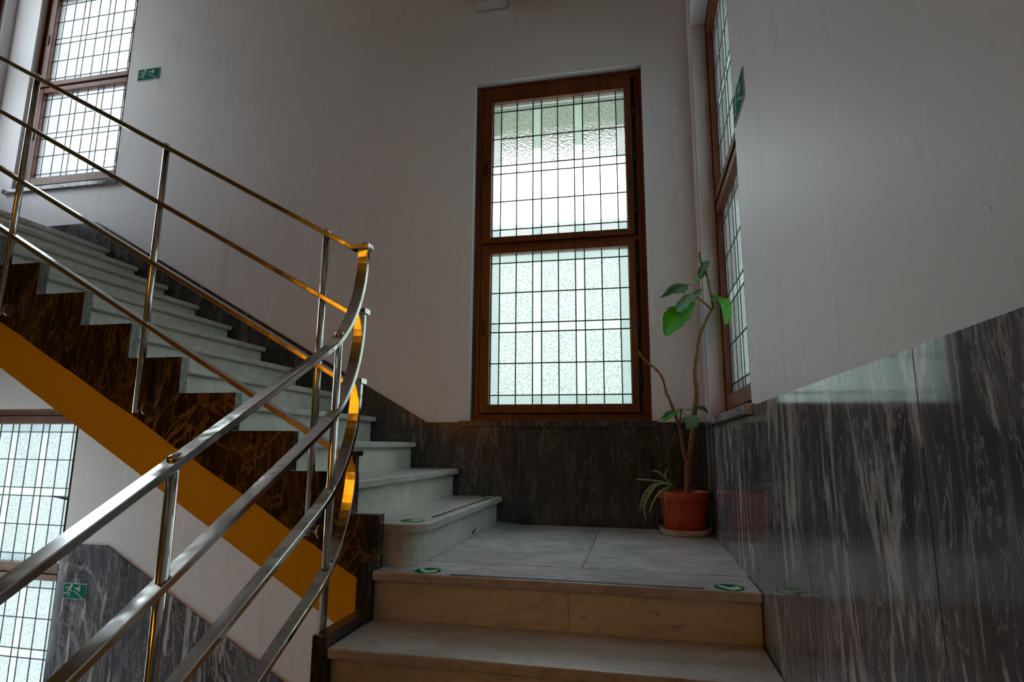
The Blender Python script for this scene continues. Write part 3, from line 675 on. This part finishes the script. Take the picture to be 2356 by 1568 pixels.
pl = empty('potted_plant', (PX, PY, 0.011)); tag(pl, 'tall bare-stemmed plant in an orange pot in the landing corner', 'plant')
b = MB(); b.lathe([(0.100, 0.0115), (0.104, 0.013), (0.117, 0.118), (0.1185, 0.121), (0.1205, 0.123), (0.1275, 0.186), (0.134, 0.188), (0.1365, 0.192), (0.138, 0.222), (0.136, 0.226), (0.131, 0.226), (0.128, 0.222), (0.124, 0.195)], (PX, PY, 0), 'z', 56)
b.build('pot', M['terracotta'], pl)
b = MB(); b.lathe([(0.120, 0.190), (0.1245, 0.201), (0.08, 0.207), (0.02, 0.209)], (PX, PY, 0), 'z', 40); b.build('soil', M['soil'], pl)

FW = (cam.matrix_world.to_3x3() @ Vector((0, 0, -1))); RT = cam.matrix_world.to_3x3() @ Vector((1, 0, 0)); UP = cam.matrix_world.to_3x3() @ Vector((0, 1, 0))
def at(px, py, y):                                    # the point at depth y measured off the photograph
    d = FW*1360.66+RT*(px-1178)-UP*(py-784)
    return Vector((0, 0, 0.465))+d*(y/d.y)
def smooth_path(pts, m=4):
    out = []
    for i in range(len(pts)-1):
        p0, p1, p2, p3 = pts[max(i-1, 0)], pts[i], pts[i+1], pts[min(i+2, len(pts)-1)]
        for q in range(m):
            t = q/m
            out.append(0.5*((2*p1)+(p2-p0)*t+(2*p0-5*p1+4*p2-p3)*t*t+(3*p1-p0-3*p2+p3)*t**3))
    return out+[pts[-1]]
main_px = [(1581, 1134, 3.447), (1582.5, 1100, 3.447), (1583, 1068, 3.445), (1592, 1016, 3.44), (1597, 955, 3.43), (1603, 903, 3.42), (1599, 861, 3.41), (1603, 823, 3.40), (1611, 771, 3.385), (1627, 733, 3.36), (1642, 706, 3.34)]
mp_ = [at(*p) for p in main_px]; mp_[0].z = 0.195
sp = smooth_path(mp_); ra = [0.0125*(1-i/len(sp))+0.0072+0.0012*math.sin(i*2.1) for i in range(len(sp))]
b = MB(); b.tube(sp, ra, 10); stem = b.build('stem', M['bark'], pl)
tip = [at(*p) for p in ((1642, 708, 3.34), (1637, 682, 3.33), (1630, 648, 3.325), (1625, 625, 3.32), (1614, 606, 3.315), (1609, 580, 3.31))]
b = MB(); sp = smooth_path(tip); b.tube(sp, [0.0062+0.001*(i % 3) for i in range(len(sp))], 8)
for i in range(2, len(sp)-1, 2):
    b.tube([sp[i], sp[i]+Vector(((-1)**(i//2)*0.012, -0.006, 0.006))], [0.004, 0.002], 6)
b.build('shoot', mk_leaf('green shoot', (0.16, 0.18, 0.06), (0.25, 0.26, 0.10), (0.3, 0.3, 0.1)), pl)
left_px = [(1583, 1072, 3.445), (1573, 1040, 3.43), (1566, 993, 3.41), (1554, 955, 3.39), (1540, 917, 3.37), (1533, 903, 3.365), (1525, 870, 3.355), (1510, 849, 3.34), (1491, 835, 3.33), (1474, 818, 3.32), (1471, 806, 3.315)]
sp = smooth_path([at(*p) for p in left_px]); b = MB(); b.tube(sp, [0.0105-0.0055*i/len(sp)+0.001*math.sin(i*1.9) for i in range(len(sp))], 9)
for i in (14, 18, 24, 27): b.tube([sp[i], sp[i]+Vector((-0.016, -0.004, 0.006))], [0.005, 0.003], 6)
b.build('stem', M['bark'], pl)
tw = [at(*p) for p in ((1637, 712, 3.345), (1620, 696, 3.33), (1604, 682, 3.31), (1596, 672, 3.30))]
b = MB(); b.tube(smooth_path(tw), 0.0055, 8); b.build('twig', M['bark'], pl)
tw2 = [at(*p) for p in ((1566, 993, 3.41), (1565, 965, 3.38), (1567, 940, 3.36))]
b = MB(); b.tube(smooth_path(tw2), 0.0042, 8); b.build('twig', M['bark'], pl)

def leaf(spine, wv, width, mat, petiole=None, fold=0.25, teeth=9, curl=0.0, name='leaf', peak=0.45):
    pts = smooth_path([at(*p) for p in spine], 6); n = len(pts); wv = Vector(wv).normalized()
    b = MB(); L, Mi, R = [], [], []
    for i, p in enumerate(pts):
        t = i/(n-1); w = width*0.5*(math.sin(math.pi*min(1, t**(math.log(0.5)/math.log(peak)))))**0.75 if 0 < t < 1 else 0.0004
        w *= 1+0.10*((i*teeth//n+i) % 2)
        d = (pts[min(i+1, n-1)]-pts[max(i-1, 0)]).normalized()
        s = (wv-d*wv.dot(d)).normalized(); nn = d.cross(s)
        L.append(b.bm.verts.new(p-s*w+nn*w*fold)); Mi.append(b.bm.verts.new(p)); R.append(b.bm.verts.new(p+s*w+nn*w*(fold+curl)))
    for A, B in ((L, Mi), (Mi, R)):
        for i in range(n-1):
            f = b.bm.faces.new((A[i], B[i], B[i+1], A[i+1])); f.smooth = True
    o = b.build(name, mat, pl, recalc=False)
    sm = o.modifiers.new('thick', 'SOLIDIFY'); sm.thickness = 0.0008
    if petiole:
        c = MB(); c.tube(smooth_path([at(*p) for p in petiole]), 0.0020, 6); c.build('petiole', M['leaf_dark'], o)
    return o
leaf([(1582, 654, 3.29), (1562, 655, 3.25), (1540, 664, 3.22), (1518, 684, 3.20)], (0.1, 0.75, 0.65), 0.095, M['leaf_dark'], [(1602, 668, 3.305), (1596, 655, 3.30), (1582, 654, 3.29)], 0.5, 11)
leaf([(1611, 664, 3.28), (1594, 688, 3.22), (1570, 706, 3.18), (1556, 715, 3.16)], (0.6, 0.4, 0.65), 0.085, M['leaf_pale'], None, 0.15, 9)
leaf([(1594, 694, 3.24), (1568, 716, 3.19), (1546, 740, 3.16), (1531, 773, 3.15)], (0.85, 0.25, 0.45), 0.125, M['leaf'], [(1604, 680, 3.305), (1600, 688, 3.27), (1594, 694, 3.24)], 0.12, 12, peak=0.42)
leaf([(1640, 682, 3.325), (1654, 693, 3.29), (1665, 715, 3.26), (1668, 748, 3.25)], (0.8, 0.5, -0.2), 0.085, M['leaf'], [(1633, 676, 3.33), (1640, 682, 3.325)], 0.6, 10)
leaf([(1611, 642, 3.32), (1618, 625, 3.315), (1626, 610, 3.31), (1633, 599, 3.305)], (0.8, 0.5, 0.4), 0.06, M['leaf_dark'], [(1608, 664, 3.31), (1609, 650, 3.315), (1611, 642, 3.32)], 0.3, 8)
leaf([(1609, 650, 3.31), (1603, 640, 3.30), (1597, 634, 3.29)], (0.5, 0.5, 0.5), 0.02, M['leaf'], None, 0.3, 4)
leaf([(1560, 944, 3.33), (1545, 952, 3.29), (1528, 962, 3.26), (1510, 971, 3.24)], (0.2, 0.8, 0.25), 0.065, M['leaf'], [(1567, 940, 3.36), (1560, 944, 3.33)], 0.25, 4)
leaf([(1552, 942, 3.36), (1538, 947, 3.34), (1526, 953, 3.33), (1514, 965, 3.32)], (0.15, 0.7, 0.5), 0.055, M['leaf_dark'], [(1567, 940, 3.36), (1552, 942, 3.36)], 0.5, 8)
leaf([(1583, 957, 3.30), (1588, 965, 3.27), (1590, 976, 3.25), (1580, 987, 3.24)], (0.95, -0.1, 0.15), 0.088, M['leaf_pale'], [(1567, 940, 3.36), (1572, 950, 3.33), (1583, 957, 3.30)], 0.1, 9, peak=0.4)
leaf([(1594, 941, 3.37), (1608, 941, 3.36), (1619, 944, 3.35), (1627, 952, 3.345)], (0.2, 0.8, 0.4), 0.05, M['leaf_dark'], [(1567, 940, 3.36), (1580, 942, 3.37), (1594, 941, 3.37)], 0.4, 6)
# spider plant sharing the pot
def blade(px, y, w, mat, stripe=True):
    pts = smooth_path([at(a, c, y+dy) for a, c, dy in px], 6); n = len(pts)
    b = MB(); L, A, B, R = [], [], [], []
    for i, p in enumerate(pts):
        t = i/(n-1); ww = w*(0.55+0.9*t)*(1-t)**0.5*1.1+0.0006
        d = (pts[min(i+1, n-1)]-pts[max(i-1, 0)]).normalized(); s = d.cross(Vector((0.25, -1, 0.2))).normalized(); nn = d.cross(s)
        L.append(b.bm.verts.new(p-s*ww+nn*ww*0.4)); A.append(b.bm.verts.new(p-s*ww*0.35)); B.append(b.bm.verts.new(p+s*ww*0.35)); R.append(b.bm.verts.new(p+s*ww+nn*ww*0.4))
    for U, V, mi in ((L, A, 0), (A, B, 1), (B, R, 0)):
        for i in range(n-1):
            f = b.bm.faces.new((U[i], V[i], V[i+1], U[i+1])); f.smooth = True; f.material_index = mi
    o = b.build('blade', [mat, M['stripe'] if stripe else mat], pl, recalc=False)
    sm = o.modifiers.new('thick', 'SOLIDIFY'); sm.thickness = 0.0008
c0 = (1541, 1112)
for px, y in (([(1543, 1113, 0), (1522, 1107, -0.01), (1496, 1104, -0.02), (1463, 1102, -0.03)], 3.35),
              ([(1543, 1112, 0), (1530, 1098, -0.01), (1516, 1086, -0.02), (1499, 1082, -0.03)], 3.36),
              ([(1540, 1113, 0), (1533, 1100, 0), (1531, 1090, 0), (1535, 1077, 0)], 3.36),
              ([(1544, 1113, 0), (1512, 1112, -0.03), (1487, 1130, -0.05), (1475, 1158, -0.06), (1472, 1182, -0.06)], 3.33),
              ([(1544, 1115, 0), (1515, 1114, -0.02), (1492, 1133, -0.04), (1480, 1162, -0.05), (1487, 1196, -0.05)], 3.32),
              ([(1545, 1114, 0), (1518, 1112, -0.03), (1500, 1128, -0.05), (1488, 1150, -0.05), (1481, 1176, -0.05)], 3.30),
              ([(1543, 1117, 0), (1520, 1130, -0.03), (1505, 1150, -0.04), (1493, 1180, -0.05)], 3.30),
              ([(1535, 1120, 0), (1532, 1135, -0.03), (1531, 1155, -0.04), (1538, 1189, -0.04)], 3.30)):
    blade(px, y, 0.0068, M['blade'])
blade([(1551, 1130, 0), (1557, 1150, -0.02), (1562, 1172, -0.025), (1560, 1195, -0.02), (1556, 1212, -0.015)], 3.30, 0.0035, M['straw'], False)
b = MB(); b.lathe([(0.02, -0.02), (0.018, 0.0), (0.008, 0.012)], at(1545, 1117, 3.352), 'z', 12); b.build('crown', M['blade'], pl)
